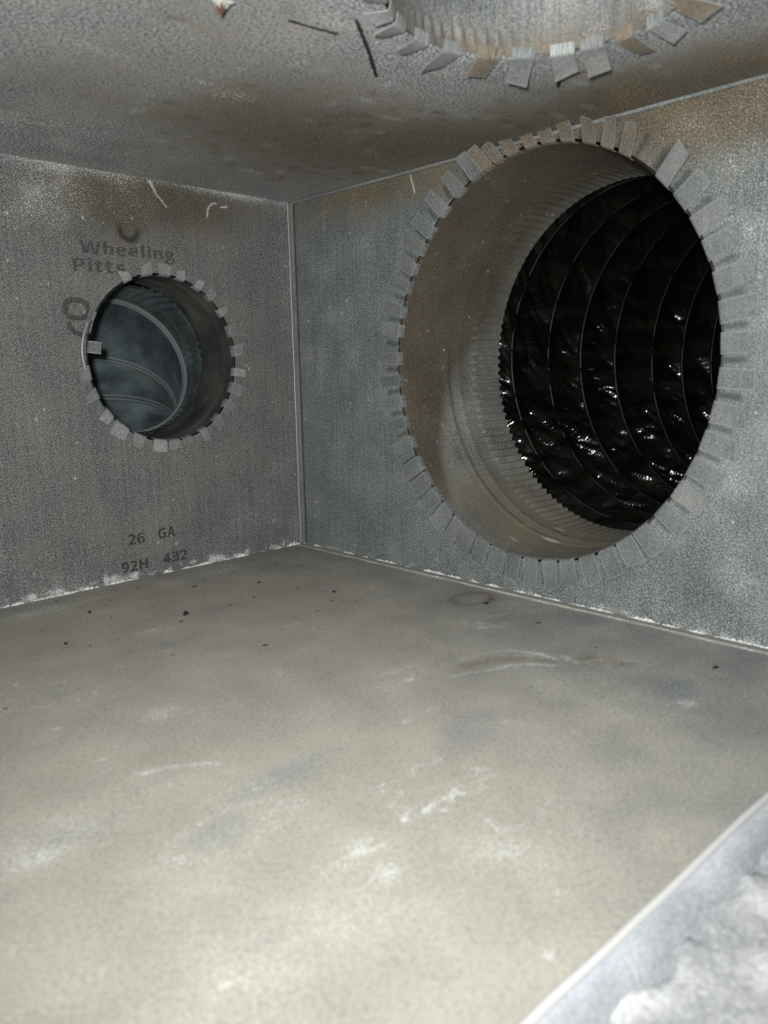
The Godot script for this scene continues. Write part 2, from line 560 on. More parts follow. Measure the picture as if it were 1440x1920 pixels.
func build_ceiling():
	var s := StainsAndShade.new(Vector2(-0.68, 0.0), Vector2(0.68, 0.64))
	s.blob(0, -0.10, 0.17, 0.16, 0.17, 0.75)
	s.blob(0, -0.02, 0.32, 0.09, 0.22, 0.9)
	s.blob(0, -0.20, 0.22, 0.17, 0.10, 0.5)
	s.blob(0, -0.02, 0.48, 0.07, 0.16, 0.7)
	s.blob(0, -0.27, 0.16, 0.2, 0.06, 0.2)
	s.blob(0, -0.31, 0.31, 0.12, 0.07, 0.25)
	s.blob(0, -0.295, 0.329, 0.007, 0.006, 0.9)
	s.blob(1, -0.296, 0.330, 0.016, 0.011, 0.9)
	s.blob(1, -0.045, 0.13, 0.006, 0.012, 0.5)
	for k in 190:                                        # rust creeping in separate grains round the stains
		s.blob(0, -0.02 - absf(rng.randfn(0.0, 0.12)), rng.randf_range(0.06, 0.42), rng.randf_range(0.003, 0.011), rng.randf_range(0.003, 0.009), rng.randf_range(0.1, 0.34))
	for k in 60:                                         # bare grey islands left inside them
		s.blob(0, rng.randf_range(-0.26, -0.01), rng.randf_range(0.06, 0.5), rng.randf_range(0.004, 0.014), rng.randf_range(0.004, 0.012), rng.randf_range(-0.5, -0.2))
	for k in 60:
		s.blob(1, rng.randf_range(-0.5, -0.05), rng.randf_range(0.15, 0.5), rng.randf_range(0.006, 0.03), rng.randf_range(0.004, 0.02), rng.randf_range(0.1, 0.34))
	var tex := metal_texture(s, 0.5, 61, Vector3(157, 158, 156), Vector3(104, 92, 75), 0.4, 0.08, 0.0, Vector3(150, 143, 128), 240, 0.55)
	M.ceiling = metal(tex, 0.85, 0.3, 0.03)
	var mesh := holed_panel(Vector2(-1.5, 0.0), Vector2(0.0, 0.62), Vector2(TOP_C.x, TOP_C.z), TOP_R + Vector2(0.0022, 0.0022), Vector3(0, 0.361, 0), Vector3.RIGHT, Vector3(0, 0, 1), Vector2(-0.68, 0.0), Vector2(0.68, 0.64), 0.0016)
	var o := put("ceiling", mesh, M.ceiling, self)
	tag(o, "sheet metal ceiling of the plenum, grey with rust brown stains near the corner", "", "", "structure")
	var k := 0
	for line in [[Vector2(-0.2608, 0.3356), Vector2(-0.246, 0.3372), Vector2(-0.2311, 0.3399)], [Vector2(-0.236, 0.3585), Vector2(-0.205, 0.335), Vector2(-0.1753, 0.3106)], [Vector2(-0.0925, 0.3839), Vector2(-0.0777, 0.3732)]]:
		put("marker_line", ribbon(line, 0.0021, 0.3602, 90 + k), M.marker, o, k)
		k += 1


# a hand-drawn stroke on the underside of the ceiling
func ribbon(line: Array, width: float, y: float, s: int) -> ArrayMesh:
	var n := noise(s, 0.4)
	var st := begin()
	var P := PackedVector3Array()
	var U := PackedVector2Array()
	var total := 24
	for i in total + 1:
		var t := float(i) / total * (line.size() - 1)
		var j := mini(int(t), line.size() - 2)
		var p: Vector2 = line[j].lerp(line[j + 1], t - j)
		var d: Vector2 = (line[j + 1] - line[j]).normalized().orthogonal()
		var hw := width * 0.5 * (1.0 + 0.35 * n.get_noise_1d(i)) * (0.5 if i == 0 or i == total else 1.0)
		for k in [-1.0, 1.0]:
			var q: Vector2 = p + d * hw * k
			P.append(Vector3(q.x, y, q.y))
			U.append(q)
	sheet(st, total + 1, 2, P, U)
	return finish(st)


func build_left_wall():
	var s := StainsAndShade.new(Vector2(-0.62, 0.0), Vector2(0.62, 0.362))
	s.blob(0, -0.13, 0.345, 0.13, 0.035, 0.95)
	s.blob(0, -0.21, 0.33, 0.15, 0.05, 0.5)
	s.blob(0, -0.185, 0.322, 0.03, 0.025, 0.5)
	s.blob(0, -0.20, 0.20, 0.2, 0.2, 0.14)
	s.blob(1, -0.34, 0.33, 0.2, 0.06, 0.32)
	s.blob(1, -0.18, 0.362, 0.3, 0.012, 0.55)
	s.blob(1, -0.06, 0.362, 0.14, 0.010, 0.4)
	s.blob(1, -0.25, 0.335, 0.14, 0.04, 0.25)
	s.blob(1, -0.01, 0.33, 0.02, 0.05, 0.3)
	for k in 150:                                        # zinc bloom creeping up from the floor
		s.blob(1, rng.randf_range(-0.5, 0.0), rng.randf_range(0.0, 0.006), rng.randf_range(0.0015, 0.009), rng.randf_range(0.002, 0.008), rng.randf_range(0.25, 0.6))
	for k in 12:
		s.blob(1, rng.randf_range(-0.45, -0.02), 0.0, rng.randf_range(0.002, 0.005), rng.randf_range(0.014, 0.05), rng.randf_range(0.2, 0.42))
	for k in 260:
		s.blob(1, rng.randf_range(-0.5, 0.0), rng.randf_range(0.02, 0.34), rng.randf_range(0.0008, 0.0018), rng.randf_range(0.0008, 0.0022), rng.randf_range(0.4, 1.0), 0.6)
	s.stroke(1, [Vector2(-0.156, 0.358), Vector2(-0.150, 0.347), Vector2(-0.1455, 0.3435), Vector2(-0.1405, 0.3375)], 0.0017, 0.55)
	s.stroke(1, [Vector2(-0.0985, 0.335), Vector2(-0.097, 0.343), Vector2(-0.093, 0.3475), Vector2(-0.086, 0.349)], 0.0016, 0.55)
	s.stroke(1, [Vector2(-0.083, 0.3455), Vector2(-0.078, 0.3465), Vector2(-0.073, 0.3475)], 0.0015, 0.55)
	s.stroke(2, [Vector2(-0.0745, 0.0801), Vector2(-0.0775, 0.03)], 0.0012, 0.05)
	for k in 26:                                        # the round stamp above the lettering, half worn off
		var a := lerpf(2.9, 6.4, k / 25.0)
		s.blob(2, -0.1795 + 0.0085 * cos(a), 0.3145 + 0.0085 * sin(a), 0.0045, 0.0045, 0.2)
	var tex := metal_texture(s, 0.4, 121, Vector3(111, 112, 109), Vector3(92, 82, 68), 0.52, 0.09, 0.08, Vector3(142, 145, 143))
	M.left = metal(tex, 0.9, 0.25, 0.025)
	var t := thing("wall_panel", "grey galvanized wall panel with stamped lettering and the small round opening", "wall panel", Transform3D(Basis(), Vector3.ZERO))
	put("panel", holed_panel(Vector2(-1.5, 0.0), Vector2(-0.0005, 0.3615), Vector2(SMALL_C.x, SMALL_C.y), SMALL_R + Vector2(0.0016, 0.0016), Vector3.ZERO, Vector3.RIGHT, Vector3.UP, Vector2(-0.62, 0.0), Vector2(0.62, 0.362)), M.left, t)
	# the panel's bent edge lapped over the right wall, and its bright bend
	var st := begin()
	box(st, Vector3(-0.0026, 0.002, 0.0012), Vector3(-0.0006, 0.3585, 0.0064), 1.0)
	put("corner_flange", finish(st), M.seam, t)
	var bend := PackedVector3Array()
	for i in 30:
		bend.append(Vector3(-0.0026 + 0.00018 * sin(i * 1.3), 0.002 + i * 0.3565 / 29.0, 0.0012))
	put("corner_bend", tube(bend, 0.0009, 8), M.bright_edge, t)
	# stamped lettering
	var words := [["Wheeling", "Droid Sans", 700, -0.2259, 0.2885, 0.0895, 0.0145, "ink_faded"], ["Pitts", "Droid Sans", 700, -0.2335, 0.2765, 0.047, 0.0118, "ink_faded"], ["26", "Droid Sans", 700, -0.2045, 0.0335, 0.0168, 0.0102, "ink"], ["GA", "Droid Sans", 700, -0.1735, 0.0345, 0.0178, 0.0102, "ink"], ["92H", "Droid Sans", 700, -0.2128, 0.0085, 0.0262, 0.0100, "ink"], ["432", "Droid Sans", 700, -0.1712, 0.0095, 0.0268, 0.0100, "ink"]]
	var n := 0
	for q in words:
		var o := put("lettering", lettering(q[0], q[1], q[2], q[5], q[6], 0.0), M[q[7]], t, n)
		o.position = Vector3(q[3], q[4], 0.0008)
		n += 1
	# a large stamped numeral, partly cut away by the opening
	var ring := []
	for i in 33:
		var a := TAU * i / 32.0
		ring.append(Vector2(-0.2335 + 0.0098 * signf(cos(a)) * pow(absf(cos(a)), 0.75), 0.2452 + 0.0074 * signf(sin(a)) * pow(absf(sin(a)), 0.75)))
	put("stamped_numeral", wall_ribbon(ring, 0.0046), M.ink_faded, t)
	put("stamped_numeral", wall_ribbon([Vector2(-0.2415, 0.2345), Vector2(-0.2405, 0.2295), Vector2(-0.2365, 0.2255), Vector2(-0.230, 0.2235), Vector2(-0.2265, 0.2235)], 0.0046), M.ink_faded, t, 1)


func wall_ribbon(line: Array, width: float) -> ArrayMesh:
	var st := begin()
	var P := PackedVector3Array()
	var U := PackedVector2Array()
	for i in line.size():
		var d: Vector2 = (line[mini(i + 1, line.size() - 1)] - line[maxi(i - 1, 0)]).normalized().orthogonal()
		if i == 0 or i == line.size() - 1:
			if (line[0] - line[-1]).length() < 1e-5:
				d = (line[1] - line[-2]).normalized().orthogonal()
		for k in [-0.5, 0.5]:
			var q: Vector2 = line[i] + d * width * k
			P.append(Vector3(q.x, q.y, 0.0008))
			U.append(q)
	sheet(st, line.size(), 2, P, U)
	return finish(st)


func build_right_wall():
	# u runs along +z, v up
	var s := StainsAndShade.new(Vector2.ZERO, Vector2(0.64, 0.366))
	s.blob(0, 0.10, 0.352, 0.16, 0.035, 0.8)
	s.blob(0, 0.40, 0.37, 0.18, 0.06, 0.95)
	s.blob(0, 0.25, 0.365, 0.2, 0.04, 0.7)
	s.blob(0, 0.50, 0.36, 0.1, 0.05, 0.6)
	s.blob(0, 0.45, 0.355, 0.16, 0.075, 0.6)
	for k in 70:
		s.blob(0, rng.randf_range(0.3, 0.6), 0.366 - absf(rng.randfn(0.0, 0.03)), rng.randf_range(0.003, 0.010), rng.randf_range(0.003, 0.008), rng.randf_range(0.15, 0.45))
	s.blob(1, 0.48, 0.30, 0.12, 0.06, 0.3)
	s.blob(3, 0.58, 0.18, 0.24, 0.26, 0.75)  # pale film brightens the near end of the wall, light painted into colour
	s.blob(1, 0.54, 0.2, 0.12, 0.22, 0.2)
	s.blob(1, 0.49, 0.06, 0.14, 0.09, 0.24)
	s.blob(1, 0.06, 0.25, 0.1, 0.1, 0.18)
	for k in 50:
		s.blob(1, rng.randf_range(0.0, 0.6), rng.randf_range(0.0, 0.004), rng.randf_range(0.003, 0.012), rng.randf_range(0.002, 0.007), rng.randf_range(0.2, 0.6))
	for k in 200:
		s.blob(1, rng.randf_range(0.0, 0.6), rng.randf_range(0.01, 0.35), rng.randf_range(0.0008, 0.002), rng.randf_range(0.0008, 0.0025), rng.randf_range(0.4, 1.0), 0.6)
	s.stroke(2, [Vector2(0.0078, 0.0), Vector2(0.0078, 0.36)], 0.0016, 0.3)  # shadow line beside the corner flange, painted into the wall colour
	# dark strokes between the snipped tabs: shade of the slots put into the colour
	for q in [[316, 0.0028, 0.34], [322.5, 0.0026, 0.3], [329.5, 0.0024, 0.3], [336.5, 0.0026, 0.36], [343.5, 0.0026, 0.34], [351, 0.0028, 0.4], [359, 0.003, 0.42], [6.5, 0.0028, 0.36], [13.5, 0.0026, 0.34], [21, 0.0026, 0.34], [28, 0.0022, 0.3], [35, 0.0024, 0.34], [43, 0.0024, 0.4], [50.5, 0.004, 0.55], [57, 0.0024, 0.4], [63, 0.0026, 0.4], [69, 0.0022, 0.4], [75.5, 0.0024, 0.5], [82, 0.0024, 0.55], [88.5, 0.0024, 0.55], [95, 0.0024, 0.55], [116, 0.0022, 0.4], [124, 0.0028, 0.4], [132, 0.0028, 0.36], [139, 0.0026, 0.34], [146, 0.0024, 0.3], [152, 0.0022, 0.3], [159, 0.0026, 0.34], [166, 0.0024, 0.32], [173.5, 0.003, 0.4], [181.5, 0.003, 0.4], [188.5, 0.0028, 0.36], [195.5, 0.0024, 0.34], [202.5, 0.0022, 0.34], [211, 0.0011, 0.5], [217, 0.0011, 0.5], [223.5, 0.0011, 0.45], [230, 0.0011, 0.5], [236.5, 0.0011, 0.5], [242, 0.0011, 0.5], [248, 0.0011, 0.5], [254.5, 0.0012, 0.6], [261, 0.0012, 0.6], [267.5, 0.0011, 0.5], [274.5, 0.0012, 0.6], [281, 0.0012, 0.6], [288, 0.0012, 0.6], [295, 0.0012, 0.6], [301.5, 0.0013, 0.6], [307.5, 0.0013, 0.6]]:
		var a: float = deg_to_rad(q[0])
		var p := Vector2(BIG_C.z + cos(a) * BIG_R.x, BIG_C.y + sin(a) * BIG_R.y)
		var d := Vector2(cos(a) / BIG_R.x, sin(a) / BIG_R.y).normalized()
		s.stroke(2, [p + d * 0.001, p + d * (0.018 if q[1] > 0.002 else 0.022)], q[1] * 1.25, q[2] * 0.5)
	s.stroke(1, [Vector2(0.172, 0.357), Vector2(0.178, 0.340)], 0.0012, 0.5)
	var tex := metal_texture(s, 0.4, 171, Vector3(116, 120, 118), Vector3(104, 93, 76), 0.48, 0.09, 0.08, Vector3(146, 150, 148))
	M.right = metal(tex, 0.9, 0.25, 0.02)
	var t := thing("wall_panel", "grey galvanized wall panel around the large opening to the black duct", "wall panel", Transform3D(Basis(), Vector3.ZERO))
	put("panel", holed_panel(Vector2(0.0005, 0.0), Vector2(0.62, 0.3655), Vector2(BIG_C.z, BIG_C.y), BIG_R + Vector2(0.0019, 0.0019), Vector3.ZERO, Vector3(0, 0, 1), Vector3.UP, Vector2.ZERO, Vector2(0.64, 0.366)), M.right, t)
	var st := begin()
	box(st, Vector3(-0.0022, 0.3582, 0.0068), Vector3(-0.0006, 0.3604, 0.62), 1.0)
	put("ceiling_flange", finish(st), M.seam, t)


# ---------------------------------------------------------------- the near edge

func build_lip():
	var t := thing("opening_flange", "pale bent metal flange along the near edge of the floor", "flange", Transform3D(Basis(Vector3.UP, -0.035), Vector3(-0.3607, 0.0, 0.5528)))
	var hem := PackedVector3Array()
	for i in 60:
		hem.append(Vector3(-0.6 + i * 1.0 / 59.0, 0.0012 + 0.0003 * sin(i * 0.9) + 0.0002 * sin(i * 2.3), 0.0012 + 0.00012 * sin(i * 0.55) + 0.0001 * sin(i * 1.7)))
	put("hem", tube(hem, 0.0017, 10), M.hem, t)
	var st := begin()
	var P := PackedVector3Array()
	var U := PackedVector2Array()
	for i in 61:
		for j in 7:
			var k := j / 6.0
			P.append(Vector3(-0.6 + i / 60.0, 0.001 - k * 0.004 - k * k * 0.012, 0.0022 + k * 0.010))
			U.append(Vector2(i / 60.0, k * 0.03))
	sheet(st, 61, 7, P, U)
	var face := metal(metal_texture(StainsAndShade.new(Vector2.ZERO, Vector2(1.0, 0.03)), 1.0, 221, Vector3(172, 175, 178), Vector3(120, 110, 100), 0.06, 0.12, 0.05), 0.75, 0.05, 0.0)
	face.uv1_scale = Vector3(1, 1.0 / 0.03, 1)
	put("flange_face", finish(st), face, t)
	# crusted white patch outside the edge
	var c := thing("crusted_patch", "lumpy white crusted patch outside the near flange with a rust spot", "crust", Transform3D(Basis(Vector3.UP, -0.035), Vector3(-0.3607, -0.012, 0.5605)))
	var n1 := noise(201, 60.0, FastNoiseLite.TYPE_SIMPLEX_SMOOTH, 3)
	var n2 := noise(202, 220.0)
	var cs := begin()
	var Q := PackedVector3Array()
	var W := PackedVector2Array()
	for i in 201:
		for j in 61:
			var x := -0.5 + i * 0.0045
			var z := j * 0.0022
			var y := n1.get_noise_2d(x, z) * 0.0021 + n2.get_noise_2d(x, z) * 0.0007 + 0.002
			var front := clampf((z - 0.002 - 0.012 * n1.get_noise_2d(x * 0.7, 3.0)) / 0.006, 0.0, 1.0)
			Q.append(Vector3(x, lerpf(-0.006, y, front), z - 0.004))
			W.append(Vector2(x + 0.5, z))
	sheet(cs, 201, 61, Q, W)
	var s := StainsAndShade.new(Vector2.ZERO, Vector2(0.9, 0.14))
	s.blob(0, 0.745, 0.024, 0.006, 0.006, 0.9)
	s.blob(1, 0.5, 0.05, 0.5, 0.1, 0.4)
	for k in 60:
		s.blob(0 if k % 3 == 0 else 1, rng.randf_range(0.3, 0.9), rng.randf_range(0.0, 0.1), rng.randf_range(0.004, 0.012), rng.randf_range(0.003, 0.009), rng.randf_range(0.2, 0.5))
	var tex := metal_texture(s, 1.0, 211, Vector3(178, 178, 177), Vector3(134, 110, 94), 0.1, 0.2, 0.0)
	var m := metal(tex, 0.95, 0.0, 0.0)
	m.uv1_scale = Vector3(1.0 / 0.9, 1.0 / 0.14, 1)
	put("crust", finish(cs), m, c)


# ---------------------------------------------------------------- collars

# a snipped tab: rises out of the sleeve's mouth, bends over the rim and lies back on the sheet. Local: rim in the plane z = 0, z towards the room.
func tab(r: Vector2, a: float, half: float, length: float, lift: float, curl: float, taper: float, skew: float, mat: Material, twist := 0.0, slant := 0.0) -> ArrayMesh:
	var st := begin()
	var c := Vector2(cos(a), sin(a))
	var root := Vector3(c.x * r.x, c.y * r.y, 0)
	var rad := Vector3(c.x / r.x, c.y / r.y, 0).normalized()
	var tan := Vector3(-rad.y, rad.x, 0)
	var prof: Array[Vector2] = [Vector2(-0.0006, -0.004), Vector2(-0.0004, -0.001)]      # (outward, height)
	for k in 4:
		var b := k / 3.0 * PI * 0.5
		prof.append(Vector2(0.0014 - 0.0014 * cos(b), 0.0014 * sin(b)))
	var dir := lift
	var p: Vector2 = prof[-1]
	var steps := 5
	for k in steps:
		p += Vector2(cos(dir), sin(dir)) * (length - 0.0014) / steps
		dir += curl / steps
		p.y = maxf(p.y, 0.0012)
		prof.append(p)
	var n := prof.size()
	var rim := begin()
	for side in 2:
		var P := PackedVector3Array()
		var U := PackedVector2Array()
		for i in n + 1:
			var last := i >= n - 1                            # one more row close to the tip, for the worn margin
			var at := prof[i] if i < n - 1 else (prof[n - 2].lerp(prof[n - 1], 0.84) if i == n - 1 else prof[n - 1])
			var nrm := (prof[mini(i + 1, n - 1)] - prof[maxi(mini(i, n - 1) - 1, 0)]).normalized().orthogonal()
			var q := at - nrm * (0.0 if side == 0 else 0.00055)
			var k := clampf((q.x) / length, 0.0, 1.0)
			for j in [-1.0, -0.9, 0.0, 0.9, 1.0]:
				var w: float = half * lerpf(1.0, taper, k) * j
				var tip := (0.0008 if absf(j) > 0.9 and i == n else 0.0)
				var v := root + rad * (q.x - tip + slant * w * k) + tan * (w + skew * k) + Vector3(0, 0, maxf(q.y + twist * j * k, minf(q.y, 0.0009)))
				P.append(v)
				U.append(Vector2(v.x, v.y) + Vector2(a * 0.37, a * 0.11))
		for i in n:
			for j in 4:
				var edge := i > 3 and (i == n - 1 or j == 0 or j == 3)
				var tool := rim if edge else st
				tool.set_smooth_group(side)
				var c0 := i * 5 + j
				for k in [c0, c0 + 5, c0 + 1, c0 + 1, c0 + 5, c0 + 6]:
					tool.set_uv(U[k])
					tool.add_vertex(P[k])
	st.index()
	st.generate_normals()
	var mesh := st.commit()
	# the cut edges and worn margins, brighter than the weathered faces
	st = rim
	var R := PackedVector3Array()
	var V := PackedVector2Array()
	for i in n:
		for side in 2:
			var nrm := (prof[mini(i + 1, n - 1)] - prof[maxi(i - 1, 0)]).normalized().orthogonal()
			var q := prof[i] - nrm * (0.0 if side == 0 else 0.00055)
			var k := clampf((q.x) / length, 0.0, 1.0)
			R.append(root + rad * (q.x + slant * half * k) + tan * (half * lerpf(1.0, taper, k) + skew * k) + Vector3(0, 0, maxf(q.y + twist * k, minf(q.y, 0.0009))))
			V.append(Vector2(q.x, q.y))
	sheet(st, n, 2, R, V, 3)
	var S := PackedVector3Array()
	for i in n:
		for side in 2:
			var nrm := (prof[mini(i + 1, n - 1)] - prof[maxi(i - 1, 0)]).normalized().orthogonal()
			var q := prof[i] - nrm * (0.0 if side == 0 else 0.00055)
			var k := clampf((q.x) / length, 0.0, 1.0)
			S.append(root + rad * (q.x - slant * half * k) + tan * (-half * lerpf(1.0, taper, k) + skew * k) + Vector3(0, 0, maxf(q.y - twist * k, minf(q.y, 0.0009))))
	sheet(st, n, 2, S, V, 4)
	var E := PackedVector3Array()
	var F := PackedVector2Array()
	for j in [-1.0, 1.0]:
		for side in 2:
			var nrm := (prof[n - 1] - prof[n - 2]).normalized().orthogonal()
			var q := prof[n - 1] - nrm * (0.0 if side == 0 else 0.00055)
			E.append(root + rad * (q.x + slant * half * taper * j) + tan * (half * taper * j + skew) + Vector3(0, 0, maxf(q.y + twist * j, minf(q.y, 0.0009))))
			F.append(q)
	sheet(st, 2, 2, E, F, 5)
	st.index()
	st.generate_normals()
	mesh = st.commit(mesh)
	mesh.surface_set_material(0, mat)
	mesh.surface_set_material(1, M.cut_edge)
	return mesh


# the round sleeve behind a rim; offset(angle, depth) shapes crimps and beads
func sleeve(r: Vector2, length: float, nu: int, nv: int, shape: Callable) -> ArrayMesh:
	var st := begin()
	for side in 2:
		var P := PackedVector3Array()
		var U := PackedVector2Array()
		for i in nu + 1:
			var a := TAU * i / nu
			for j in nv + 1:
				var d := length * j / nv
				var o: float = shape.call(a, d) + side * 0.0006
				P.append(Vector3(cos(a) * (r.x + o), sin(a) * (r.y + o), -d - 0.0006))
				U.append(Vector2(float(i) / nu, float(j) / nv))
		sheet(st, nu + 1, nv + 1, P, U, side)
	return finish(st)


func bump(x: float, at: float, w: float) -> float:
	return exp(-pow((x - at) / w, 2))


func big_shape(a: float, d: float) -> float:
	var o := 0.0005 * sin(a * 3.0 + 1.0) * clampf(d / 0.05, 0.0, 1.0)
	var low := clampf((a - 2.9) / 0.4, 0.12, 1.0) * clampf((5.4 - a) / 0.5, 0.12, 1.0)
	o -= low * (0.0011 * bump(d, 0.066, 0.0026) - 0.0007 * bump(d, 0.073, 0.003) + 0.0009 * bump(d, 0.085, 0.0026))
	var c := clampf((d - 0.104) / 0.006, 0.0, 1.0)
	var s := sin(a * 124.0)
	var here := 0.2 + 0.8 * clampf((a - 2.75) / 0.25, 0.0, 1.0) * clampf((4.5 - a) / 0.4, 0.0, 1.0)
	o += c * here * (0.0016 * signf(s) * pow(absf(s), 0.6) - 0.0012)
	return o


func build_big_collar():
	var t := thing("duct_collar", "large round duct collar in the right wall with flattened snipped tabs", "duct collar", Transform3D(Basis(Vector3(0, 0, 1), Vector3.UP, Vector3(-1, 0, 0)), BIG_C), "snipped duct collars")
	# inside of the sleeve: u along the circumference (0.972 m), v the depth
	var s := StainsAndShade.new(Vector2.ZERO, Vector2(0.972, 0.15))
	var per := 0.972 / 360.0
	for k in 34:
		var a := lerpf(20.0, 196.0, k / 33.0)
		var deep := 0.17 if a < 165.0 else lerpf(0.15, 0.06, (a - 165.0) / 31.0)
		s.blob(0, a * per, 0.0, 0.035, deep, 0.5, 0.35)
	for k in 12:
		var a := lerpf(196.0, 225.0, k / 11.0)
		s.blob(0, a * per, 0.0, 0.03, lerpf(0.06, 0.02, k / 11.0), 0.4, 0.5)
	for k in 16:
		s.blob(3, lerpf(228.0, 325.0, k / 15.0) * per, 0.08, 0.06, 0.12, 0.28)
	s.blob(0, 272 * per, 0.07, 0.16, 0.02, 0.45)
	s.blob(0, 285 * per, 0.12, 0.16, 0.03, 0.4)
	for p in [[262, 0.062, 0.012, 0.0035], [257, 0.098, 0.008, 0.003], [272, 0.038, 0.010, 0.002], [255, 0.030, 0.008, 0.002], [249, 0.072, 0.005, 0.0016]]:
		s.blob(1, p[0] * per, p[1], p[2], p[3], 1.0, 0.5)
	for p in [[253, 0.105], [258, 0.09], [243, 0.085], [268, 0.1], [280, 0.06], [262, 0.085]]:
		s.blob(2, p[0] * per, p[1], 0.004, 0.002, 0.7)
	for k in 160:
		s.blob(1, rng.randf_range(0.15, 0.6), rng.randf_range(0.0, 0.15), 0.0018, 0.0018, rng.randf_range(0.3, 0.8), 0.6)
	var tex := metal_texture(s, 0.6, 231, Vector3(132, 132, 125), Vector3(93, 84, 71), 0.44, 0.16, 0.03, Vector3(136, 128, 110))
	put("sleeve", sleeve(BIG_R, 0.15, 744, 60, big_shape), metal(tex, 0.85, 0.2, 0.015), t)
	# [first angle, last angle, how many, length in mm]: the upright tabs at the sides, the crowded ones under the ceiling
	var list := []
	for a in [149, 155, 163, 169, 178, 185, 192, 199, 206]:
		list.append([a, 0.0058, 0.0235, 0.03, 0.0])
	for a in [211, 217, 223.5, 230, 236.5, 242, 248, 254.5, 261, 267.5, 274.5, 281, 288, 295, 301.5, 307.5]:
		list.append([a + 3.1, 0.0073, 0.0225, 0.035, 0.0])
	for a in [319, 326, 333, 340, 347, 355, 3, 10]:
		list.append([a, 0.0074, 0.0245, 0.05, -0.05])
	for q in [[17, 0.0074, 0.025, 0.09, -0.1], [25, 0.0072, 0.024, 0.05, -0.05], [31.5, 0.0075, 0.024, 0.04, 0.0], [39, 0.0072, 0.0235, 0.05, 0.0], [46.5, 0.0068, 0.0265, 0.36, -0.25]]:
		list.append(q)
	for q in [[60, 0.0055, 0.022, 0.42, 0.1], [66, 0.0055, 0.021, 0.5, 0.2], [72, 0.0058, 0.0195, 0.65, 0.3], [79, 0.0062, 0.018, 0.8, 0.2], [85.5, 0.006, 0.017, 0.8, 0.3], [91.5, 0.0055, 0.017, 0.85, 0.3], [98, 0.0055, 0.017, 0.85, 0.3], [103.5, 0.0045, 0.018, 0.8, 0.4], [108, 0.0055, 0.021, 0.7, 0.2], [112.5, 0.006, 0.022, 0.55, 0.3], [120, 0.006, 0.0195, 0.4, 0.1], [128, 0.006, 0.0205, 0.22, 0.0], [136, 0.006, 0.0215, 0.12, 0.0], [142, 0.0058, 0.024, 0.06, 0.0]]:
		list.append(q)
	var n := 0
	for q in list:
		var a: float = deg_to_rad(q[0])
		var m := "tab"
		if q[0] > 55 and q[0] < 110: m = "tab_rusty"
		elif q[0] > 110 and q[0] < 300: m = "tab_dull" if rng.randf() < 0.6 else "tab"
		elif rng.randf() < 0.4 or q[0] == 46.5: m = "tab_light"
		var o := put("tab", tab(BIG_R, a, q[1] * rng.randf_range(0.95, 1.04), q[2] * rng.randf_range(0.96, 1.04), q[3] + rng.randf_range(-0.02, 0.04), q[4], rng.randf_range(0.93, 1.0), rng.randf_range(-0.0008, 0.0008), M[m], rng.randf_range(-0.0015, 0.0015), rng.randf_range(-0.3, 0.3)), null, t, n)
		if q[0] == 46.5:
			tag(o, "bare grey tab standing off the wall")
		n += 1


func small_shape(a: float, d: float) -> float:
	return 0.0004 * sin(a * 2.0) - 0.0008 * bump(d, 0.02, 0.003)


func dull_texture(s: int, size: Vector2, base: Vector3) -> ImageTexture:
	var st := StainsAndShade.new(Vector2.ZERO, size)
	for k in 26:
		st.blob(3, rng.randf() * size.x, rng.randf() * size.y, rng.randf_range(0.01, 0.05), rng.randf_range(0.004, 0.02), rng.randf_range(0.2, 0.6))
	for k in 14:
		st.blob(2, rng.randf() * size.x, rng.randf() * size.y, rng.randf_range(0.008, 0.04), rng.randf_range(0.005, 0.02), rng.randf_range(0.1, 0.4))
	return metal_texture(st, 0.5, s, base, Vector3(96, 88, 76), 0.22, 0.3, 0.0, base * 1.45)


